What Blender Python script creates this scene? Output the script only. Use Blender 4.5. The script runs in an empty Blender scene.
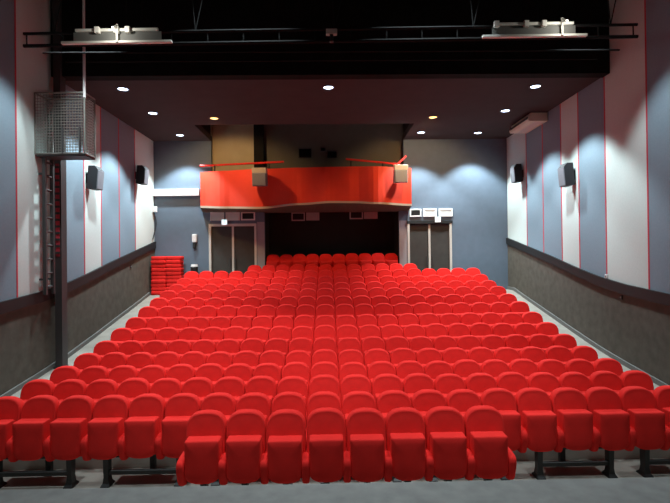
import bpy, bmesh, math, random
from mathutils import Matrix, Vector
random.seed(7)
PI = math.pi
S = bpy.context.scene
COL = S.collection
F, CX, CAMX, CAMZ, HOR = 485.0, 327.4, -0.17, 3.03, 254.0
# ------------------------------------------------------------------ materials
def mat(name, col, rough=0.7, metal=0.0, noise=0.0, nscale=8.0, bump=0.0, bscale=200.0, sheen=0.0, sheen_tint=(1, 1, 1), spec=0.4,
        emit=None, estr=0.0):
    m = bpy.data.materials.new(name); m.use_nodes = True
    nt = m.node_tree; b = nt.nodes['Principled BSDF']
    b.inputs['Base Color'].default_value = (*col, 1); b.inputs['Roughness'].default_value = rough
    b.inputs['Metallic'].default_value = metal; b.inputs['Specular IOR Level'].default_value = spec
    if sheen:
        b.inputs['Sheen Weight'].default_value = sheen; b.inputs['Sheen Roughness'].default_value = 0.4
        b.inputs['Sheen Tint'].default_value = (*sheen_tint, 1)
    if emit:
        b.inputs['Emission Color'].default_value = (*emit, 1); b.inputs['Emission Strength'].default_value = estr
    tc = nt.nodes.new('ShaderNodeTexCoord')
    if noise:
        n = nt.nodes.new('ShaderNodeTexNoise'); n.inputs['Scale'].default_value = nscale; n.inputs['Detail'].default_value = 5
        nt.links.new(tc.outputs['Object'], n.inputs['Vector'])
        r = nt.nodes.new('ShaderNodeValToRGB')
        r.color_ramp.elements[0].position = 0.3; r.color_ramp.elements[1].position = 0.7
        r.color_ramp.elements[0].color = (*[c * (1 - noise) for c in col], 1)
        r.color_ramp.elements[1].color = (*[min(1, c * (1 + noise)) for c in col], 1)
        nt.links.new(n.outputs['Fac'], r.inputs['Fac']); nt.links.new(r.outputs['Color'], b.inputs['Base Color'])
    if bump:
        n = nt.nodes.new('ShaderNodeTexNoise'); n.inputs['Scale'].default_value = bscale
        nt.links.new(tc.outputs['Object'], n.inputs['Vector'])
        bp = nt.nodes.new('ShaderNodeBump'); bp.inputs['Strength'].default_value = bump; bp.inputs['Distance'].default_value = 0.01
        nt.links.new(n.outputs['Fac'], bp.inputs['Height']); nt.links.new(bp.outputs['Normal'], b.inputs['Normal'])
    return m
M = dict(
    seat=mat('red_velvet', (0.78, 0.024, 0.020), 0.85, noise=0.08, nscale=5, bump=0.12, sheen=0.20, sheen_tint=(1, 0.09, 0.06), spec=0.15),
    leg=mat('black_steel', (0.018, 0.018, 0.018), 0.45, spec=0.4),
    floor=mat('grey_carpet', (0.32, 0.295, 0.255), 0.95, noise=0.12, nscale=3, bump=0.2, spec=0.1),
    stage=mat('grey_stage_boards', (0.37, 0.36, 0.345), 0.8, noise=0.12, nscale=6, bump=0.1, spec=0.2),
    dado=mat('dark_wall_carpet', (0.115, 0.103, 0.085), 0.95, noise=0.15, nscale=5, bump=0.2, spec=0.1),
    rail=mat('black_rail', (0.014, 0.014, 0.014), 0.6),
    blue=mat('blue_grey_fabric', (0.225, 0.30, 0.355), 0.95, noise=0.04, nscale=30, bump=0.05, spec=0.1),
    light=mat('pale_grey_fabric', (0.60, 0.68, 0.65), 0.95, noise=0.03, nscale=30, bump=0.05, spec=0.1),
    redstrip=mat('red_strip', (0.58, 0.06, 0.085), 0.7, spec=0.2),
    skirt=mat('grey_skirting', (0.16, 0.16, 0.15), 0.7),
    wallback=mat('slate_blue_paint', (0.13, 0.17, 0.22), 0.8, noise=0.05, nscale=4, spec=0.2),
    reveal=mat('grey_door_surround', (0.36, 0.34, 0.35), 0.8, noise=0.04, nscale=4, spec=0.2),
    black=mat('black_paint', (0.012, 0.011, 0.010), 0.9, noise=0.2, nscale=3, spec=0.1),
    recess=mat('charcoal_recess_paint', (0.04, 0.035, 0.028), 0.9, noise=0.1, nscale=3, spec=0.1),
    darkwall=mat('dark_booth_wall', (0.12, 0.11, 0.09), 0.85, noise=0.06, nscale=3, spec=0.15),
    beige=mat('beige_booth_wall', (0.42, 0.36, 0.24), 0.9, noise=0.05, nscale=3, spec=0.1),
    ceil=mat('dark_plum_ceiling', (0.060, 0.047, 0.047), 0.9, noise=0.06, nscale=2, spec=0.1),
    balcony=mat('red_balcony_paint', (0.78, 0.060, 0.028), 0.5, noise=0.04, nscale=3, spec=0.3),
    lip=mat('beige_edge', (0.50, 0.42, 0.33), 0.7),
    redrail=mat('red_handrail', (0.75, 0.03, 0.02), 0.4),
    door=mat('dark_brown_door', (0.050, 0.046, 0.040), 0.55, noise=0.1, nscale=5),
    frame=mat('cream_door_frame', (0.60, 0.56, 0.50), 0.6),
    white=mat('white_plastic', (0.80, 0.80, 0.79), 0.5),
    vent=mat('pale_vent', (0.74, 0.69, 0.67), 0.6),
    ventw=mat('white_vent', (0.86, 0.86, 0.84), 0.55),
    ventd=mat('dark_vent_slot', (0.04, 0.035, 0.035), 0.8),
    spk=mat('black_speaker_cabinet', (0.022, 0.022, 0.024), 0.6),
    grille=mat('grey_speaker_cloth', (0.17, 0.17, 0.19), 0.8, bump=0.3, bscale=300),
    spktop=mat('beige_speaker_top', (0.42, 0.36, 0.28), 0.7),
    palespk=mat('light_grey_speaker', (0.40, 0.47, 0.56), 0.7, bump=0.2, bscale=200),
    wire=mat('galvanised_wire', (0.22, 0.21, 0.185), 0.6, metal=0.1),
    steel=mat('dark_grey_steel', (0.060, 0.056, 0.056), 0.55, metal=0.2),
    truss=mat('unlit_black_steel', (0.012, 0.012, 0.012), 0.8, spec=0.15),  # darkened so the unlit bar and pipes stay dark; shade in the colour
    alu=mat('lit_pale_aluminium', (0.78, 0.77, 0.70), 0.6, metal=0.0),  # made paler where the bar is lit; part of that light is in the colour
    ac=mat('cream_casing', (0.66, 0.58, 0.47), 0.5),
    bin=mat('black_plastic', (0.02, 0.02, 0.02), 0.5),
    coolglow=mat('cool_lamp', (1, 1, 1), emit=(0.62, 0.76, 1.0), estr=8),
    warmglow=mat('warm_lamp', (1, 1, 1), emit=(1.0, 0.50, 0.14), estr=3),
    exitglow=mat('lit_exit_sign', (1, 1, 1), emit=(0.72, 0.95, 1.0), estr=1.3),
    exitgreen=mat('green_pictogram', (0.1, 0.6, 0.4), emit=(0.25, 0.9, 0.65), estr=0.8),
)
# ------------------------------------------------------------------ helpers
def obj(name, bm, m, parent=None, smooth=False, loc=None):
    me = bpy.data.meshes.new(name); bmesh.ops.recalc_face_normals(bm, faces=bm.faces[:]); bm.to_mesh(me); bm.free()
    for x in (m if isinstance(m, (list, tuple)) else [m]): me.materials.append(x)
    if smooth:
        for p in me.polygons: p.use_smooth = True
    o = bpy.data.objects.new(name, me); COL.objects.link(o)
    if parent: o.parent = parent
    if loc is not None: o.location = loc
    return o
def tag(o, label, cat, group=None):
    o['label'] = label; o['category'] = cat
    if group: o['group'] = group
    return o
def thing(name, label, cat, loc=(0, 0, 0), rz=0.0, group=None):
    o = bpy.data.objects.new(name, None); COL.objects.link(o); o.empty_display_size = 0.1
    o.location = loc; o.rotation_euler = (0, 0, rz)
    return tag(o, label, cat, group)
def struct(o):
    o['kind'] = 'structure'; return o
def B(): return bmesh.new()
def box(bm, x0, x1, y0, y1, z0, z1, mi=0):
    v = [bm.verts.new((x, y, z)) for x in (x0, x1) for y in (y0, y1) for z in (z0, z1)]
    for f in ((0, 1, 3, 2), (4, 6, 7, 5), (0, 4, 5, 1), (2, 3, 7, 6), (0, 2, 6, 4), (1, 5, 7, 3)):
        bm.faces.new([v[i] for i in f]).material_index = mi
    return bm
def bbox(x0, x1, y0, y1, z0, z1, r=0.01, seg=2):
    bm = box(B(), x0, x1, y0, y1, z0, z1)
    bmesh.ops.bevel(bm, geom=bm.edges[:], offset=r, segments=seg, affect='EDGES', profile=0.5)
    return bm
def tube(bm, p0, p1, r, n=8, r1=None):
    p0, p1 = Vector(p0), Vector(p1); d = (p1 - p0).normalized()
    a = d.orthogonal().normalized(); b = d.cross(a); r1 = r if r1 is None else r1
    A = [bm.verts.new(p0 + (a * math.cos(2 * PI * i / n) + b * math.sin(2 * PI * i / n)) * r) for i in range(n)]
    C = [bm.verts.new(p1 + (a * math.cos(2 * PI * i / n) + b * math.sin(2 * PI * i / n)) * r1) for i in range(n)]
    for i in range(n): bm.faces.new((A[i], A[(i + 1) % n], C[(i + 1) % n], C[i]))
    bm.faces.new(A[::-1]); bm.faces.new(C)
    return bm
def path(bm, pts, r, n=8):
    for a, b in zip(pts, pts[1:]): tube(bm, a, b, r, n)
    return bm
def rings(rs, caps=True):
    """loft closed loops (lists of 3D points of equal length)"""
    bm = B(); V = [[bm.verts.new(p) for p in r] for r in rs]; n = len(rs[0])
    for A, C in zip(V, V[1:]):
        for i in range(n): bm.faces.new((A[i], A[(i + 1) % n], C[(i + 1) % n], C[i]))
    if caps:
        for A, inv in ((V[0], True), (V[-1], False)):
            c = bm.verts.new(sum((v.co for v in A), Vector()) / n)
            for i in range(n): bm.faces.new((c, A[i], A[(i + 1) % n]))
    return bm
def interp(pts, t):
    if t <= pts[0][0]: return pts[0][1]
    for (a, va), (b, vb) in zip(pts, pts[1:]):
        if t <= b: return va + (vb - va) * (t - a) / (b - a)
    return pts[-1][1]
def cosinterp(pts, t):
    if t <= pts[0][0]: return pts[0][1]
    for (a, va), (b, vb) in zip(pts, pts[1:]):
        if t <= b:
            u = (t - a) / (b - a); u = u * u * (3 - 2 * u); return va + (vb - va) * u
    return pts[-1][1]
def px(x, Y): return CAMX + (x - CX) * Y / F          # room X of a picture column at depth Y (roll already removed)
def copy_tree(src, loc):
    r = src.copy(); COL.objects.link(r); r.location = loc
    for ch in [c for c in bpy.data.objects if c.parent == src]:
        c = ch.copy(); c.parent = r; COL.objects.link(c)
        for g in [k for k in bpy.data.objects if k.parent == ch]:
            k = g.copy(); k.parent = c; COL.objects.link(k)
    return r
ORD = ['zeroth', 'first', 'second', 'third', 'fourth', 'fifth', 'sixth', 'seventh', 'eighth', 'ninth', 'tenth', 'eleventh', 'twelfth']
# ------------------------------------------------------------------ levels
FLOOR = [(4.3, 0), (7.0, 0), (7.001, .25), (8.2, .33), (9, .41), (10.3, .57), (11.2, .70), (12.7, .98), (13.6, 1.16), (15, 1.43), (15.75, 1.58), (16.4, 1.72), (17.3, 1.72)]
RAIL = [(2, 1.75), (5, 1.85), (8.95, 2.11), (10.2, 2.20), (11.2, 2.32), (12.2, 2.50), (13.6, 2.79), (15.2, 3.09), (17, 3.43)]
fz = lambda y: interp(FLOOR, y)
rz = lambda y: interp(RAIL, y)
W, YB, CEIL, TOP, YC = 6.22, 17.0, 7.03, 9.0, 11.0       # half width, back wall, ceiling, fly ceiling, front of house ceiling
# ------------------------------------------------------------------ floor, stage, ceiling
bm = B()
ys = [p[0] for p in FLOOR]
ys = [ys[0], ys[1], ys[2]] + [7.001 + (17.3 - 7.001) * i / 24 for i in range(1, 25)]
A = [[bm.verts.new((s * (W + .1), y, fz(y))) for y in ys] for s in (-1, 1)]
Cc = [[bm.verts.new((s * (W + .1), y, -0.3)) for y in ys] for s in (-1, 1)]
for i in range(len(ys) - 1):
    bm.faces.new((A[0][i], A[1][i], A[1][i + 1], A[0][i + 1])); bm.faces.new((Cc[0][i], Cc[0][i + 1], Cc[1][i + 1], Cc[1][i]))
    for s in (0, 1): bm.faces.new((A[s][i], A[s][i + 1], Cc[s][i + 1], Cc[s][i]))
for i in (0, -1): bm.faces.new((A[0][i], A[1][i], Cc[1][i], Cc[0][i]))
struct(obj('floor', bm, M['floor']))
struct(obj('floor_recess', box(B(), -2.36, 2.36, 16.85, 18.3, 1.6, 2.10), M['floor']))
struct(obj('stage', bbox(-W, W, -3.0, 4.31, -0.3, 1.0, .012), M['stage']))
bm = B()
HXL, HXR, HY = -4.2, 2.55, 14.9
box(bm, -W - .2, W + .2, YC, HY, CEIL, CEIL + .2)
box(bm, -W - .2, HXL, HY, YB + .2, CEIL, CEIL + .2); box(bm, HXR, W + .2, HY, YB + .2, CEIL, CEIL + .2)
struct(obj('ceiling', bm, M['ceil']))
bm = B()
box(bm, HXL, HXR, HY, 18.3, 8.3, 8.5)
box(bm, HXL - .15, HXL, HY, YB, CEIL + .2, 8.5); box(bm, HXR, HXR + .15, HY, YB, CEIL + .2, 8.5); box(bm, HXL, HXR, HY - .15, HY, CEIL + .2, 8.5)
struct(obj('ceiling_booth', bm, M['black']))
struct(obj('ceiling_stage', box(B(), -W - .2, W + .2, -3.2, YC - .05, TOP, TOP + .2), M['black']))
struct(obj('trim_1', box(B(), -W, W, YC - .28, YC, CEIL - .03, TOP), M['black']))
struct(obj('wall_front', box(B(), -W - .2, W + .2, -3.2, -3.0, -.3, TOP), M['black']))
# ------------------------------------------------------------------ side walls
CUTS = [(2.0, 'blue'), (3.9, 'light'), (5.4, 'blue'), (6.6, 'light'), (8.0, 'blue'), (9.5, 'light'), (10.95, 'blue'), (12.12, 'light'), (13.03, 'blue'), (14.15, 'blue'), (15.32, 'light'), (17.0, None)]
def strip(s, x_in, x_out, y0, y1, lo, hi, n=4):
    bm = B(); R = []
    for i in range(n + 1):
        y = y0 + (y1 - y0) * i / n
        R.append([bm.verts.new((s * x, y, z)) for x, z in ((x_in, lo(y)), (x_out, lo(y)), (x_out, hi(y)), (x_in, hi(y)))])
    for a, b in zip(R, R[1:]):
        for k in range(4): bm.faces.new((a[k], a[(k + 1) % 4], b[(k + 1) % 4], b[k]))
    bm.faces.new(R[0]); bm.faces.new(R[-1][::-1])
    return bm
for s, side in ((-1, 'left'), (1, 'right')):
    w = struct(obj('wall_' + side, box(B(), s * W, s * (W + .2), -3.2, YB + .2, -.3, TOP), M['black']))
    obj('dado', strip(s, W - .035, W, 4.31, YB, lambda y: fz(y) - .02, rz, 60), M['dado'], w)
    obj('dado_rail', strip(s, W - .085, W, 4.31, YB, lambda y: rz(y) - .11, lambda y: rz(y) + .11, 60), M['rail'], w)
    for (y0, c), (y1, _) in zip(CUTS, CUTS[1:]):
        hi = CEIL if y0 > 10.9 else TOP - .02
        obj('panel', strip(s, W - .03, W, y0 + .02, y1 - .02, lambda y: rz(y) + .08, lambda y, h=hi: h), M[c], w)
        if y0 > 5 : obj('joint_strip', strip(s, W - .035, W, y0 - .021, y0 + .021, lambda y: rz(y) + .08, lambda y, h=hi: h, 1), M['redstrip'], w)
    b = struct(obj('baseboard_' + side, strip(s, W - .075, W - .03, 4.31, YB, lambda y: fz(y) - .01, lambda y: fz(y) + .10, 60), M['skirt']))
# ------------------------------------------------------------------ back wall and recess
D1, D2 = (-4.30, -2.64), (2.65, 4.21); DT = 4.13
def back(name, xs, z1, door, wide):
    bm = B(); x0, x1 = xs
    if door:
        box(bm, x0, door[0], YB, YB + .2, 1.6, z1); box(bm, door[1], x1, YB, YB + .2, 1.6, z1); box(bm, door[0], door[1], YB, YB + .2, DT, z1)
    else: box(bm, x0, x1, YB, YB + .2, 1.6, z1)
    return struct(obj(name, bm, M['wallback']))
wb = back('wall_back', (-W, -2.36), 4.62, D1, 0)
wb2 = back('wall_back_beside_doors', (2.36, W), 4.62, D2, 0)
struct(obj('wall_back_upper_corner', box(B(), -W, HXL, YB, YB + .2, 4.62, CEIL), M['wallback']))
struct(obj('wall_back_upper', box(B(), HXR, W, YB, YB + .2, 4.62, CEIL), M['wallback']))
# pale surround beside each door
obj('surround', box(B(), D1[1] + .02, -2.36, YB - .012, YB + .005, 1.72, 4.18), M['reveal'], wb)
obj('surround', box(B(), 2.36, D2[0] - .02, YB - .012, YB + .005, 1.72, 4.18), M['reveal'], wb2)
bm = B(); box(bm, -2.56, -2.36, YB + .2, 18.3, 1.6, 4.6); struct(obj('wall_recess_left', bm, M['recess']))
bm = B(); box(bm, 2.36, 2.56, YB + .2, 18.3, 1.6, 4.6); struct(obj('wall_recess_right', bm, M['recess']))
struct(obj('wall_recess_back', box(B(), -2.51, 2.51, 18.3, 18.5, 1.6, 4.6), M['recess']))
wbb = struct(obj('wall_booth_back', box(B(), HXL - .2, HXR + .2, 17.35, 17.55, 4.6, 8.5), M['darkwall']))
obj('pale_panel', box(B(), HXL, -2.72, 17.30, 17.35, 4.72, 8.3), M['beige'], wbb)
struct(obj('wall_booth_left', box(B(), HXL - .2, HXL, YB + .2, 17.35, 4.6, 8.5), M['beige']))
struct(obj('wall_booth_right', box(B(), HXR, HXR + .2, YB + .2, 17.35, 4.6, 8.5), M['darkwall']))
struct(obj('trim_2', box(B(), -2.72, -2.38, 17.1, 17.30, 4.7, 8.3), M['black']))
# doors
for n, (a, b) in ((1, D1), (2, D2)):
    bm = B(); w = .075
    box(bm, a, a + w, YB - .03, YB + .12, 1.72, DT); box(bm, b - w, b, YB - .03, YB + .12, 1.72, DT)
    if n == 1: box(bm, a + w, b - w, YB - .03, YB + .12, DT - .09, DT)
    d = struct(obj('door_%d' % n, bm, M['frame']))
    if n == 2: obj('lintel', box(B(), a - .02, b + .03, YB - .04, YB + .12, DT - .07, DT + .03), M['rail'], d)
    c = (a + b) / 2
    obj('mullion', box(B(), c - .035, c + .035, YB + .02, YB + .10, 1.72, DT - .09), M['frame'], d)
    for x0, x1, hx in ((a + w, c - .035, c - .10), (c + .035, b - w, c + .10)):
        lf = obj('door_leaf', bbox(x0, x1, YB + .05, YB + .10, 1.73, DT - .09, .006), M['door'], d)
        hb = B(); tube(hb, (hx, YB + .0, 2.60), (hx, YB + .0, 2.95), .014); tube(hb, (hx, YB + .0, 2.63), (hx, YB + .06, 2.63), .01); tube(hb, (hx, YB, 2.92), (hx, YB + .06, 2.92), .01)
        obj('door_handle', hb, M['steel'], lf)
# ------------------------------------------------------------------ balcony
t = thing('balcony', 'red curved balcony front spanning the back wall above the doors', 'balcony', (0, 0, 0))
PX = [(201, 82.9, 49.5, 16.75), (225, 84.4, 48.6, 16.25), (261, 85.9, 47.9, 15.95), (300, 86.8, 51.2, 16.35), (332, 87.3, 53.0, 16.6), (355, 87.5, 52.6, 16.45), (377, 87.5, 51.5, 16.15), (412, 85.4, 49.4, 16.35)]
Yf = [(p[0], p[3]) for p in PX]; Tf = [(p[0], p[1]) for p in PX]; Bf = [(p[0], p[2]) for p in PX]
bm = B(); bl = B(); R = []; RL = []
N = 44
for i in range(N + 1):
    x = 201.5 + (412.5 - 201.5) * i / N
    Y = cosinterp(Yf, x); X = px(x, Y); zt = CAMZ + cosinterp(Tf, x) * Y / F; zb = CAMZ + cosinterp(Bf, x) * Y / F
    R.append([bm.verts.new(p) for p in ((X, Y, zb), (X, Y, zt), (X, Y + .14, zt), (X, Y + .14, zb))])
    RL.append([bl.verts.new(p) for p in ((X, Y - .02, zb), (X, Y - .02, zb - .07), (X, max(YB - .01, Y + .3), 4.52), (X, max(YB - .01, Y + .3), 4.62), (X, Y + .3, zb))])
for a, b in zip(R, R[1:]):
    for k in range(4): bm.faces.new((a[k], a[(k + 1) % 4], b[(k + 1) % 4], b[k]))
for a, b in zip(RL, RL[1:]):
    for k in range(5): bl.faces.new((a[k], a[(k + 1) % 5], b[(k + 1) % 5], b[k])).material_index = 0 if k == 0 else 1
bm.faces.new(R[0]); bm.faces.new(R[-1][::-1]); bl.faces.new(RL[0]).material_index = 1; bl.faces.new(RL[-1][::-1]).material_index = 1
pp = obj('parapet', bm, M['balcony'], t)
obj('underside', bl, [M['lip'], M['darkwall']], t)
obj('balcony_floor', box(B(), HXL, HXR, YB - .01, 17.35, 4.52, 4.66), M['darkwall'], t)
def railpt(x, y, Y): return (px(x, Y), Y, CAMZ + (HOR - y) * Y / F)
def parrail(pts, posts):
    bm = B(); path(bm, pts, .035, 8); h = obj('handrail', bm, M['redrail'], t)
    for p, zb in posts:
        q = B(); tube(q, (p[0], p[1], zb), (p[0], p[1], p[2] - .02), .025); obj('rail_post', q, M['rail'], h)
L0, L1 = railpt(201.5, 164.6, 16.75), railpt(285, 161.3, 16.55)
parrail([L0, L1], [(railpt(216, 163.6, 16.7), 5.85), (railpt(270, 161.6, 16.6), 5.9)])
R0, R1, R2 = railpt(347, 159, 16.7), railpt(399, 164.5, 16.45), railpt(407.5, 156.5, 16.45)
parrail([R0, R1, R2], [(railpt(352, 160, 16.7), 5.9), (railpt(384, 163, 16.45), 5.9), (railpt(399, 164.8, 16.45), 5.9)])
# ------------------------------------------------------------------ booth ports
for x0, x1, y0, y1, lab in ((299.5, 313, 147.5, 158, 'larger square projection window, the one beside the dark column'), (321.5, 327, 147, 151.5, 'tiny projection window high between two bigger ones'), (328, 338.5, 150.5, 158.5, 'wide low projection window nearest the middle of the balcony')):
    Y = 17.35
    a, b = px(x0, Y), px(x1, Y); zt, zb = CAMZ + (HOR - y0) * Y / F, CAMZ + (HOR - y1) * Y / F
    p = thing('projection_window', lab, 'window', ((a + b) / 2, Y, zb), group='projection windows above the balcony')
    h, z = (b - a) / 2, zt - zb
    bm = B(); box(bm, -h, h, -.05, 0, 0, .03); box(bm, -h, h, -.05, 0, z - .03, z); box(bm, -h, -h + .03, -.05, 0, .03, z - .03); box(bm, h - .03, h, -.05, 0, .03, z - .03)
    obj('window_frame', bm, M['steel'], p)
    obj('glass', box(B(), -h + .03, h - .03, -.015, -.003, .03, z - .03), mat('dark_glass', (.006, .006, .007), .1) if 'dark_glass' not in bpy.data.materials else bpy.data.materials['dark_glass'], p)
# ------------------------------------------------------------------ vents
def vent(x0, x1, y0, y1, Y, face, m, label, dark):
    a, b = px(x0, Y), px(x1, Y); zt, zb = CAMZ + (HOR - y0) * Y / F, CAMZ + (HOR - y1) * Y / F
    p = thing('wall_vent', label, 'vent', ((a + b) / 2, face, zb), group='vents over the doors and in the dark recess')
    h, z, w = (b - a) / 2, zt - zb, .045
    bm = B(); box(bm, -h, h, -.05, 0, 0, w); box(bm, -h, h, -.05, 0, z - w, z); box(bm, -h, -h + w, -.05, 0, w, z - w); box(bm, h - w, h, -.05, 0, w, z - w)
    obj('vent_frame', bm, m, p)
    bm = B(); k = 7
    box(bm, -h + w, h - w, -.012, -.001, w, z - w)
    for i in range(k):
        zz = w + (z - 2 * w) * (i + .3) / k; box(bm, -h + w, h - w, -.035, -.012, zz, zz + .012)
    obj('grille', bm, M['ventd'] if dark else m, p)
for i, (a, b, d) in enumerate(((211, 224.5, 0), (226.2, 240, 0), (241.4, 255.3, 1))):
    vent(a + .4, b + .4, 211, 219.4, YB, YB, M['vent'], ['pale wall vent over the left double doors, nearest the side wall', 'pale wall vent over the left double doors, middle of three', 'dark slotted vent over the left double doors, nearest the dark recess'][i], d)
for i, (a, b, d) in enumerate(((409.9, 421.5, 1), (423.2, 437, 0), (439, 452.8, 0))):
    vent(a + .4, b + .4, 209.7, 217.6, YB, YB, M['ventw'], ['white-framed dark vent over the right double doors, beside the balcony end', 'bright white vent over the right double doors, middle of three', 'bright white vent over the right double doors, nearest the side wall'][i], d)
for i, (a, b, y0, y1, d) in enumerate(((292, 305.4, 212, 220.6, 1), (306.6, 319.8, 212, 220.2, 0), (350, 363.4, 211.3, 219.4, 1), (364.4, 378, 211.3, 219.2, 0))):
    vent(a, b, y0, y1, 18.3, 18.3, M['vent'], ['dark-centred vent in the recess under the balcony, nearest left doors', 'plain pale vent in the recess, right of the leftmost dark vent', 'dark-centred vent in the recess, just right of its middle', 'plain pale vent in the recess under the balcony, nearest right doors'][i], d)
# exit signs
for x, y, lab in ((225.5, 221.3, 'lit exit sign above the left double doors'), (438.2, 220.9, 'lit exit sign above the right double doors')):
    X, Z = px(x, YB), CAMZ + (HOR - y) * YB / F
    p = thing('exit_sign', lab, 'sign', (X, YB - .03, Z - .09), group='exit signs')
    obj('sign_case', bbox(-.10, .10, -.05, .0, 0, .19, .008), M['white'], p)
    obj('sign_face', box(B(), -.09, .09, -.056, -.05, .012, .178), M['exitglow'], p)
    bm = B(); tube(bm, (.0, -.06, .145), (.0, -.056, .145), .014); 
    for q in (((0, -.058, .13), (-.01, -.058, .085)), ((-.01, -.058, .085), (.025, -.058, .055)), ((-.01, -.058, .085), (-.035, -.058, .05)), ((0, -.058, .12), (.03, -.058, .10)), ((0, -.058, .12), (-.03, -.058, .105))): tube(bm, *q, .006, 5)
    obj('running_figure', bm, M['exitgreen'], p)
# ------------------------------------------------------------------ back-left fittings
obj0 = tag(obj('white_duct', bbox(px(155.5, YB), px(201, YB), YB - .16, YB, CAMZ + 59.3 * YB / F, CAMZ + 66 * YB / F, .01), M['white']), 'long white duct along the slate wall left of the balcony', 'duct')
p = thing('wall_fitting', 'small white fitting with a black lower part left of the doors', 'wall fitting', (px(195.8, YB), YB, CAMZ + 7 * YB / F))
obj('upper_case', bbox(-.08, .08, -.12, 0, .22, .50, .02), M['white'], p)
obj('lower_case', bbox(-.06, .04, -.10, 0, 0, .22, .02), M['bin'], p)
bx = px(194.8, 16.7)
p = thing('waste_bin', 'tall black bin with a white lid by the left doors', 'bin', (bx, 16.7, 1.72))
bm = B(); tube(bm, (0, 0, 0), (0, 0, .93), .11, 16, .12); obj('bin_body', bm, M['bin'], p)
bm = B(); tube(bm, (0, 0, .93), (0, 0, 1.01), .125, 16, .105); obj('lid', bm, M['white'], p)
p = tag(obj('junction_box', bbox(-W + .03, -W + .17, 16.80, 16.92, CAMZ + 1.52, CAMZ + 1.72, .01), M['white']), 'small white junction box high in the back left corner', 'junction box')
bm = B(); cy = []
for i in range(13):
    a = i / 12; cy.append((-W + .06 + .05 * math.sin(a * PI), 16.86 + .10 * math.sin(a * PI * 1.5), CAMZ + 1.52 - .95 * a))
path(bm, cy, .018, 6); tag(obj('cable', bm, M['rail']), 'black cable hanging below the white junction box', 'cable')
# booster cushions
bm = bbox(-.25, .25, -.2, .2, 0, .128, .035, 3)
me = None
for c, (cxp, nm) in enumerate(((-5.86, 'side-wall'), (-5.36, 'inner'))):
    for k in range(10):
        if me is None:
            o = obj('booster_cushion', bm, M['seat'], smooth=True); me = o
        else:
            o = me.copy(); COL.objects.link(o)
        o.location = (cxp + random.uniform(-.012, .012), 16.60 + random.uniform(-.02, .02), 1.722 + k * .130); o.rotation_euler = (0, 0, random.uniform(-.03, .03))
        pos = 'topmost' if k == 9 else 'lowest' if k == 0 else (ORD[k + 1] + ' from the floor') if k < 5 else (ORD[10 - k] + ' from the top')
        tag(o, 'red booster cushion, %s in the %s stack by the back wall' % (pos, nm), 'cushion', 'stacked booster cushions')
# ------------------------------------------------------------------ wall speakers
def speaker(s, Y, z, label):
    p = thing('wall_speaker', label, 'speaker', (s * (W - .03), Y, z), group='black speakers on the striped side walls')
    M4 = Matrix.Translation((-s * .17, 0, 0)) @ Matrix.Rotation(s * math.radians(4), 4, 'Z') @ Matrix.Rotation(s * math.radians(-5), 4, 'Y')
    def prism(prof, y0, y1):
        bm = rings([[(-s * d, y, zz) for d, zz in prof] for y in (y0, y1)]); bmesh.ops.transform(bm, matrix=M4, verts=bm.verts); return bm
    obj('cabinet', prism([(-.10, -.26), (-.10, .30), (.06, .31), (.15, .22), (.15, -.27), (.0, -.29)], -.14, .14), M['spk'], p)
    obj('speaker_grille', prism([(.15, -.265), (.15, .21), (.172, .20), (.172, -.255)], -.135, .135), M['grille'], p)
    bm = B(); box(bm, -.02 if s > 0 else 0, 0 if s > 0 else .02, -.07, .07, -.12, .12); tube(bm, (0, 0, 0), (-s * .1, 0, 0), .03); obj('bracket', bm, M['steel'], p)
speaker(-1, 12.30, 5.0, 'black wall speaker near the cage on the left striped wall')
speaker(-1, 15.42, 5.58, 'black wall speaker on the left striped wall near the white duct')
speaker(1, 15.62, 5.56, 'black wall speaker on the right striped wall nearest the back corner')
speaker(1, 12.36, 4.98, 'black wall speaker on the right striped wall, the one nearer the stage')
# balcony speakers
def bspeaker(x, y0, y1, w, Y, body, top, label):
    X = px(x, Y); zt, zb = CAMZ + (HOR - y0) * Y / F, CAMZ + (HOR - y1) * Y / F; h = zt - zb
    p = thing('balcony_speaker', label, 'speaker', (X, Y, zb), group='speakers hung on the balcony front')
    M4 = Matrix.Translation((0, 0, 0)) @ Matrix.Rotation(math.radians(8), 4, 'X')
    bm = bbox(-w / 2, w / 2, -.16, .16, 0, h * .72, .02); bmesh.ops.transform(bm, matrix=M4, verts=bm.verts); obj('cabinet', bm, body, p)
    bm = bbox(-w / 2 + .0, w / 2, -.15, .17, h * .72, h, .015); bmesh.ops.transform(bm, matrix=M4, verts=bm.verts); obj('top_housing', bm, top, p)
    bm = bbox(-w / 2 + .03, w / 2 - .03, -.175, -.155, .03, h * .68, .006); bmesh.ops.transform(bm, matrix=M4, verts=bm.verts); obj('speaker_grille', bm, body, p)
    bm = B(); box(bm, -.05, .05, .12, .30, h * .25, h * .55); obj('bracket', bm, M['steel'], p)
bspeaker(261, 167.3, 185.6, .46, 15.66, M['grille'], M['spktop'], 'dark grey speaker with a beige top on the red balcony front')
bspeaker(401.5, 165.6, 183.4, .44, 15.93, M['palespk'], M['ventw'], 'light grey speaker on the right end of the red balcony')
# ------------------------------------------------------------------ air conditioner
p = thing('air_conditioner', 'cream air conditioner hung under the ceiling by the right wall', 'air conditioner', (5.90, 14.45, 0))
bm = rings([[(x, y, z) for x, z in ((-.30, 6.82), (-.27, 6.76), (.26, 6.76), (.26, 7.0), (-.22, 7.0))] for y in (-.72, .72)]); obj('casing', bm, M['ac'], p)
bm = B(); box(bm, -.295, -.275, -.65, .65, 6.83, 6.90); obj('air_slot', bm, M['ventd'], p)
bm = B(); 
for i in range(8): box(bm, -.10 + i * .035, -.085 + i * .035, -.62, .62, 6.748, 6.758)
obj('intake_grille', bm, M['vent'], p)
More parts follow.
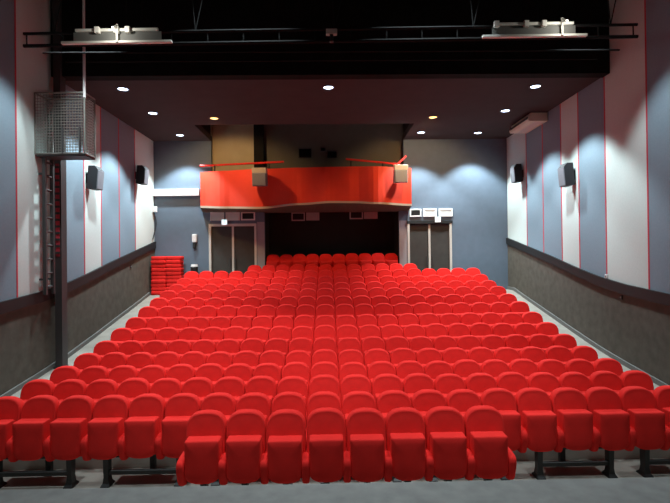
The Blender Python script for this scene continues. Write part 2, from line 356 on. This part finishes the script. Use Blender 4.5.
# ------------------------------------------------------------------ cage, ladder, post
Y0, Y1, X0, X1, ZB, ZT = 10.1, 10.54, -6.18, -5.16, 5.17, 6.43
p = thing('mesh_cage', 'wire mesh cage platform high on the left wall above the ladder', 'cage', (0, 0, 0))
bm = B(); r = .018
for x in (X0, X1):
    for y in (Y0, Y1): tube(bm, (x, y, ZB), (x, y, ZT), r, 6)
for z in (ZB, ZT):
    for x in (X0, X1): tube(bm, (x, Y0, z), (x, Y1, z), r, 6)
    for y in (Y0, Y1): tube(bm, (X0, y, z), (X1, y, z), r, 6)
obj('cage_frame', bm, M['wire'], p)
def mesh_panel(a, b, q):
    bm = B(); a, b = Vector(a), Vector(b); n = int((b - a).length / .058); m_ = int((ZT - ZB) / .058)
    for i in range(1, n):
        c = a + (b - a) * i / n; tube(bm, (c.x, c.y, ZB), (c.x, c.y, ZT), .0045, 4)
    for j in range(1, m_):
        z = ZB + (ZT - ZB) * j / m_; tube(bm, (a.x, a.y, z), (b.x, b.y, z), .0065, 4)
    obj('mesh_panel', bm, M['wire'], q)
mesh_panel((X0, Y0, 0), (X1, Y0, 0), p); mesh_panel((X1, Y0, 0), (X1, Y1, 0), p); mesh_panel((X0, Y1, 0), (X1, Y1, 0), p)
bm = B(); box(bm, X0, X1, Y0, Y1, ZB - .05, ZB - .01); obj('platform', bm, M['steel'], p)
for xx in (px(83, Y0), px(66, Y0)):
    bm = B(); box(bm, xx - .015, xx + .015, Y0 - .02, Y0 + .02, ZB, ZB + .55); obj('kick_post', bm, M['steel'], p)
bm = B(); tube(bm, (X1, Y0, ZT - .1), (X1, Y0, TOP), .028, 8); obj('hanging_pole', bm, M['vent'], p)
p = thing('ladder', 'dark steel ladder fixed to the left wall below the cage', 'ladder', (-6.04, 10.32, 2.25))
for yy in (-.14, .14):
    bm = B(); box(bm, -.035, .035, yy - .03, yy + .03, 0, 2.86); obj('rail', bm, M['steel'], p)
for i in range(10):
    bm = B(); tube(bm, (0, -.14, .16 + i * .29), (0, .14, .16 + i * .29), .024, 8); obj('rung', bm, M['steel'], p)
bm = B()
for z in (.3, 2.5):
    for yy in (-.14, .14): box(bm, -.12, 0, yy - .015, yy + .015, z, z + .04)
obj('wall_bracket', bm, M['steel'], p)
p = thing('steel_post', 'tall dark steel post against the left wall beside the ladder', 'post', (-6.02, 10.74, fz(10.64)))
bm = box(B(), -.075, .075, -.11, .11, 0, TOP - fz(10.64) - .01); obj('post', bm, M['steel'], p)
bm = box(B(), -.04, .04, -.125, -.11, 3.05 - fz(10.64), 5.06 - fz(10.64)); obj('red_track', bm, M['redstrip'], p)
for i in range(14):
    z = 3.1 - fz(10.64) + i * .143; obj('track_tooth', box(B(), -.05, .05, -.14, -.125, z, z + .05), M['steel'], p)
bm = box(B(), -.11, .11, -.14, .14, 0, .03); obj('base_plate', bm, M['steel'], p)
# ------------------------------------------------------------------ lighting bar over the front rows
TS = .0107
TY, TZ0, TZ1 = 8.0, CAMZ + 3.56, CAMZ + 3.76
p = thing('lighting_bar', 'long black lighting bar hung across the room above the front rows', 'lighting bar', (.07, TY, -TS * 3.9)); p.rotation_euler = (0, -TS, 0)
bm = B(); tube(bm, (-5.1, 0, TZ0), (5.05, 0, TZ0), .03); obj('lower_pipe', bm, M['truss'], p)
bm = B(); tube(bm, (-5.1, 0, TZ1), (5.05, 0, TZ1), .025); obj('upper_pipe', bm, M['truss'], p)
for i in range(18): x = -5.05 + i * .59; obj('web_bar', tube(B(), (x, 0, TZ0), (x, 0, TZ1), .012, 6), M['truss'], p)
for x in (-4.6, -2.3, 0, 2.3, 4.6):
    bm = B(); tube(bm, (x, 0, TZ1), (x - .15, 0, TOP - .08), .010, 6); tube(bm, (x, 0, TZ1), (x + .5, 0, TOP - .08), .010, 6); obj('hanger', bm, M['truss'], p)
TY2 = 9.4
for y, Y in ((51, TY2), (60, 10.2)):
    zz = CAMZ + (HOR - y) * Y / F
    q = thing('fly_bar', 'thin black pipe hung behind the lighting bar, %s' % ('upper one' if y == 51 else 'lower one'), 'pipe', (0, Y, 0))
    bm = B(); tube(bm, (-5.6, 0, zz), (5.6, 0, zz), .018); obj('pipe', bm, M['truss'], q)
    for x in (-4, 0, 4):
        bm = B(); tube(bm, (x, 0, zz), (x, 0, TOP - .005), .006, 5); obj('wire_rope', bm, M['truss'], q)
def batten(xc0, xc1, slope, lampx, label, lab2, posts):
    a, b = px(xc0, TY - .1), px(xc1, TY - .1); c = (a + b) / 2; h = (b - a) / 2
    q = thing('batten', label, 'batten', (c + .07, TY - .09, TS * (c - 3.9)), group='pale battens on the lighting bar'); q.rotation_euler = (0, -TS, 0)
    obj('lower_rail', bbox(-h, h, -.045, .02, TZ0 - .03, TZ0 + .01, .006), M['alu'], q)
    obj('upper_rail', bbox(-h * .75, h * .75, -.03, .01, TZ1 - .03, TZ1 + .015, .006), M['alu'], q)
    obj('back_plate', box(B(), -h * .8, h * .8, .01, .02, TZ0 + .01, TZ1 - .03), M['skirt'], q)
    for x in posts:
        xx = px(x, TY - .1) - c; obj('clamp', bbox(xx - .04, xx + .04, -.07, .0, TZ1 - .07, TZ1 + .03, .008), M['alu'], q)
    lx = px(lampx, TY - .1)
    w = thing('work_lamp', lab2, 'lamp', (lx, TY - .14, TS * (lx - 3.9)), group='small lamps on the lighting bar')
    bm = B(); tube(bm, (0, 0, TZ0 - .02), (0, 0, TZ1 + .06), .018, 8); obj('stem', bm, M['alu'], w)
    bm = B(); tube(bm, (0, -.16, TZ1 - .06), (0, .0, TZ1 + .05), .014, 10); obj('lamp_head', bm, M['alu'], w)
    li = bpy.data.lights.new('work_lamp_light', 'POINT'); li.energy = 7; li.color = (1, .97, .88); li.shadow_soft_size = .03
    lo = bpy.data.objects.new('work_lamp_light', li); COL.objects.link(lo); lo.parent = w; lo.location = (0, -.25, TZ1 - .09)
batten(66, 175, 0, 121.5, 'pale lit batten on the left end of the lighting bar', 'small work lamp over the left lit batten', (102, 121, 132))
batten(486, 592, 0, 566, 'pale lit batten on the right end of the lighting bar', 'small work lamp over the right lit batten', (500, 530, 548))
X = px(334, TY); p = thing('bar_clamp', 'small pale clamp at the middle of the lighting bar', 'clamp', (X, TY - .07, TS * (X - 3.9)))
obj('clamp_body', bbox(-.09, .09, -.05, .04, TZ0 + .07, TZ0 + .16, .01), M['alu'], p); obj('clamp_jaw', bbox(-.03, .03, -.05, .04, TZ0 - .05, TZ0 + .07, .01), M['steel'], p)
# ------------------------------------------------------------------ downlights
def spot(loc, energy, col, size=92, blend=.35, radius=.10, parent=None):
    li = bpy.data.lights.new('spot', 'SPOT'); li.energy = energy; li.color = col; li.spot_size = math.radians(size); li.spot_blend = blend; li.shadow_soft_size = radius
    o = bpy.data.objects.new('lamp_beam', li); COL.objects.link(o); o.location = loc
    if parent: o.parent = parent
    return o
COOL = (.80, .95, 1.0); WARM = (1.0, .62, .28)
def downlight(x, y, warm, label, watts=800):
    p = thing('ceiling_downlight', label, 'ceiling light', (x, y, CEIL), group='round downlights in the dark ceiling')
    bm = B(); n = 20; rs = []
    for rr, z in ((.155, 0), (.155, -.012), (.12, -.02), (.115, 0)): rs.append([(rr * math.cos(2 * PI * i / n), rr * math.sin(2 * PI * i / n), z) for i in range(n)])
    obj('trim_ring', rings(rs, False), M['steel'], p)
    bm = B(); tube(bm, (0, 0, -.004), (0, 0, -.010), .113, 20); obj('lens', bm, M['warmglow'] if warm else M['coolglow'], p)
    sp = spot((0, .0, -.06), 300 if warm else watts, WARM if warm else COOL, 108 if warm else 98, .5 if warm else .35, .10, p)
    if warm: sp.rotation_euler = (math.radians(48), 0, 0)      # eyeball lamp turned towards the balcony
for s, side in ((-1, 'left'), (1, 'right')):
    for y, w in ((11.62, 'nearest the stage'), (13.6, 'middle of the three'), (16.1, 'nearest the back wall')):
        downlight(-5.0 if s < 0 else 4.9, y, 0, 'white ceiling downlight along the %s wall, %s' % (side, w))
downlight(-.1, 11.6, 0, 'white ceiling downlight alone at the middle of the ceiling', 330)
downlight(2.98, 16.0, 0, 'white ceiling downlight over the right end of the balcony')
downlight(-3.42, 14.15, 1, 'dim amber ceiling downlight in front of the balcony, left one')
downlight(2.98, 14.2, 1, 'dim amber ceiling downlight in front of the balcony, right one')
# unseen lamps above the frame; the tilted ones added to brighten the seat fronts
for x, y, e, tilt, sz in ((-4.85, 9.0, 900, 0, 76), (4.85, 8.7, 620, 0, 76), (-1.6, 7.6, 420, 0, 78), (1.6, 7.6, 420, 0, 78), (-2.6, 5.0, 640, 22, 56), (0, 4.8, 640, 22, 56), (2.6, 5.0, 640, 22, 56), (-2.0, 4.2, 270, 0, 76), (2.0, 4.2, 270, 0, 76)):
    p = thing('unseen_lamp', 'unseen lamp above the frame over the front rows', 'lamp', (x, y, 8.2), group='unseen lamps above the frame')
    bm = B(); tube(bm, (0, 0, .02), (0, 0, .30), .14, 16, .09); tube(bm, (0, 0, .30), (0, 0, TOP - 8.2 - .02), .015, 6); obj('lamp_can', bm, M['truss'], p)
    p.rotation_euler = (math.radians(tilt), 0, 0)
    spot((0, 0, -.02), e, COOL, sz, .4, .12, p)
# ------------------------------------------------------------------ seats (local z = 0 at the bottom of the upholstery, facing -Y)
def outline_back():
    pts = []; w, z0, zs, zt = .235, .03, .58, .78
    n = 26
    for i in range(n + 1):
        a = PI * i / n; e = 2 / 2.6
        pts.append((w * math.copysign(abs(math.cos(a)) ** e, math.cos(a)), zs + (zt - zs) * abs(math.sin(a)) ** e))
    left = [(-w, zs - (zs - z0) * k / 5) for k in range(1, 5)]
    bot = [(-w + .01, z0 + .01), (-w * .5, z0), (0, z0), (w * .5, z0), (w - .01, z0 + .01)]
    right = [(w, z0 + (zs - z0) * k / 5) for k in range(1, 5)]
    return pts + left + bot + right
def make_back():
    o = outline_back(); c = (0, .44); rs = []
    TL = .23
    for s, y in ((.25, -.066), (.55, -.066), (.78, -.065), (.87, -.062), (.905, -.0635), (.94, -.065), (.975, -.055), (.99, -.045), (1.0, -.01), (.995, .03), (.97, .05), (.5, .055)):
        rs.append([(c[0] + (x - c[0]) * s, y - TL * (.78 - (c[1] + (z - c[1]) * s)), c[1] + (z - c[1]) * s) for x, z in o])
    return rings(rs)
def make_pad():
    w, zt = .199, .525; o = []
    for i in range(5):                    # upper corners, small radius
        a = PI / 2 * i / 4; o.append((w - .02 + .02 * math.cos(a), zt - .02 + .02 * math.sin(a)))
    for i in range(5):
        a = PI / 2 + PI / 2 * i / 4; o.append((-w + .02 + .02 * math.cos(a), zt - .02 + .02 * math.sin(a)))
    o += [(-w, .40), (-w, .28), (-w, .17)]
    for i in range(13):                   # lower edge, big rounded corners
        a = PI + PI * i / 12; e = 2 / 2.7
        o.append((w * math.copysign(abs(math.cos(a)) ** e, math.cos(a)), .155 - .13 * abs(math.sin(a)) ** e))
    o += [(w, .17), (w, .28), (w, .40)]
    c = (0, .28); rs = []
    for s, y, bul in ((.3, -.335, .02), (.7, -.335, .016), (.93, -.335, .006), (.985, -.332, 0), (1, -.320, 0), (1, -.20, 0), (1, -.165, 0), (.97, -.15, 0), (.5, -.145, 0)):
        rs.append([(c[0] + (x - c[0]) * s, y - bul + .02 * (.525 - (c[1] + (z - c[1]) * s)), c[1] + (z - c[1]) * s) for x, z in o])
    return rings(rs)
def make_arm():
    prof = [(-.06, .325), (-.20, .32), (-.30, .308), (-.34, .29), (-.36, .26), (-.362, .22), (-.35, .16), (-.32, .08), (-.295, .02), (-.27, -.005), (-.23, -.015), (-.14, -.01), (-.12, .05), (-.10, .2), (-.06, .30)]
    cy, cz = -.22, .17; rs = []
    for s, x in ((.6, -.044), (.88, -.043), (.96, -.036), (1, -.02), (1, .02), (.96, .036), (.88, .043), (.6, .044)):
        rs.append([(x, cy + (y - cy) * s, cz + (z - cz) * s) for y, z in prof])
    return rings(rs)
def make_leg(h):
    bm = B(); box(bm, -.035, .035, -.24, -.12, -h + .02, .04); box(bm, -.06, .06, -.28, -.08, -h, -h + .02); return bm
P_, Z1 = .48, 5.94
TOPY = [408, 391, 375, 361.8, 349.2, 337, 325, 314.6, 303.8, 295.6, 288, 282, 276, 269.5, 264, 253.5]
CNT = [8] + [20] * 13 + [12, 10]
ROWN = {1: 'front row'}
for n in range(2, 9): ROWN[n] = ORD[n] + ' row from the front'
for n in range(9, 16): ROWN[n] = ORD[17 - n] + ' row from the back'
ROWN[16] = 'back row'
mb, mp, ma = None, None, None
proto = thing('cinema_seat', 'x', 'seat', (0, 0, 0), group='red tip-up seats in rows')
pb = obj('backrest', make_back(), M['seat'], proto, True)
ppd = obj('seat_pad', make_pad(), M['seat'], proto, True)
pa = obj('armrest', make_arm(), M['seat'], proto, True)
protoused = False
def child(src, root, loc, rot=(0, 0, 0)):
    c = src.copy(); COL.objects.link(c); c.parent = root; c.location = loc; c.rotation_euler = rot; return c
for n in range(1, 17):
    Y = Z1 + .7543 * (n - 1); top = CAMZ - (TOPY[n - 1] - HOR) * Y / F; N = CNT[n - 1]
    base = top - .78
    fl = 2.10 if n == 16 else fz(Y - .18)
    L = base - fl
    xo = .03 if n == 1 else 0
    legm = None
    for i in range(N):
        X = (i - (N - 1) / 2) * (.465 if n == 16 else P_) + xo
        j = i + 1
        where = 'leftmost' if i == 0 else 'rightmost' if i == N - 1 else (ORD[j] + ' from the left') if j <= N / 2 else (ORD[N - i] + ' from the right')
        lab = 'red tip-up seat, %s in the %s' % (where, ROWN[n])
        rot = random.uniform(-.025, .025); pt = random.uniform(-.05, .03); dz = random.uniform(-.006, .006)
        if n > 2: dz *= 1.5
        if not protoused:
            root = proto; b_, p_, a_ = pb, ppd, pa; protoused = True
        else:
            root = proto.copy(); COL.objects.link(root); b_ = child(pb, root, (0, 0, 0)); p_ = child(ppd, root, (0, 0, 0)); a_ = child(pa, root, (0, 0, 0))
        root.location = (X, Y, fl); root['label'] = lab
        b_.location = (0, 0, L + dz); b_.rotation_euler = (random.uniform(-.012, .012), 0, rot * .5)
        p_.location = (0, 0, L + dz); p_.rotation_euler = (pt * .4, 0, rot)
        a_.location = (-P_ / 2, 0, L)
        if i == N - 1: child(pa, root, (P_ / 2, 0, L))
        if n != 2:
            if legm is None: lg = obj('leg', make_leg(L), M['leg'], root, loc=(0, 0, L)); legm = lg
            else: child(legm, root, (0, 0, L))
# stands under the second row: three seats each
n = 2; Y = Z1 + .7543; L = CAMZ - (TOPY[1] - HOR) * Y / F - .78
names = ['at the far left', 'second from the left', 'third from the left', 'at the middle', 'third from the right', 'second from the right', 'at the far right']
for m_, i0 in enumerate(range(0, 20, 3)):
    idx = [i for i in range(i0, min(i0 + 3, 20))]; xs = [(i - 9.5) * P_ for i in idx]
    xa, xb = xs[0], xs[-1]; xm = (xa + xb) / 2
    p = thing('seat_stand', 'black steel stand under the second row of seats, %s' % names[m_], 'stand', (xm, Y, 0), group='black stands under the second row')
    for x in (xa, xb):
        bm = B(); yy = -.20
        rs = []
        for z, hw, hd in ((0, .058, .10), (.02, .055, .095), (.05, .04, .06), (.12, .031, .05), (L + .005, .034, .055)): rs.append([(x - xm + a * hw, yy + b * hd, z) for a, b in ((-1, -1), (1, -1), (1, 1), (-1, 1))])
        obj('leg', rings(rs), M['leg'], p)
    bm = box(B(), xa - xm, xb - xm, -.235, -.18, .15, .20); obj('cross_bar', bm, M['leg'], p)
    bm = B(); box(bm, -.05, .05, .10, .19, 0, .03); box(bm, -.035, .035, .11, .18, .03, L - .01); obj('rear_leg', bm, M['leg'], p)
    bm = box(B(), xa - xm, xb - xm, -.09, .16, L - .04, L - .005); obj('seat_beam', bm, M['leg'], p)
# small sockets on the dado
for s, y, z, lab, m_ in ((-1, 14.9, 2.72, 'small dark socket on the left dado below the rail', 'rail'), (1, 10.4, 2.02, 'small dark socket on the right dado below the rail', 'rail'), (1, 10.95, 2.45, 'tiny white box on the right wall above the rail', 'white')):
    p = thing('wall_socket', lab, 'socket', (s * (W - .035), y, z)); bm = bbox(-.025, .025, -.045, .045, -.045, .045, .006); obj('socket_plate', bm, M[m_], p); bm = box(B(), -.03, .03, -.02, .02, -.02, .02); obj('socket_face', bm, M['skirt'], p)
# ------------------------------------------------------------------ camera, world, view
cam = bpy.data.cameras.new('camera'); cam.sensor_width = 36; cam.lens = F / 670 * 36; cam.clip_start = .05
co = bpy.data.objects.new('camera', cam); COL.objects.link(co)
co.matrix_world = Matrix.Translation((CAMX, 0, CAMZ)) @ Matrix.Rotation(-.0157, 4, 'Z') @ Matrix.Rotation(PI / 2 + 2.5 / F, 4, 'X') @ Matrix.Rotation(-.0116, 4, 'Z')
S.camera = co
wd = bpy.data.worlds.new('world'); S.world = wd; wd.use_nodes = True
wd.node_tree.nodes['Background'].inputs[0].default_value = (0, 0, 0, 1)
S.view_settings.view_transform = 'Standard'; S.view_settings.look = 'None'; S.view_settings.gamma = 1; S.view_settings.exposure = 0.0
S.view_settings.use_curve_mapping = False
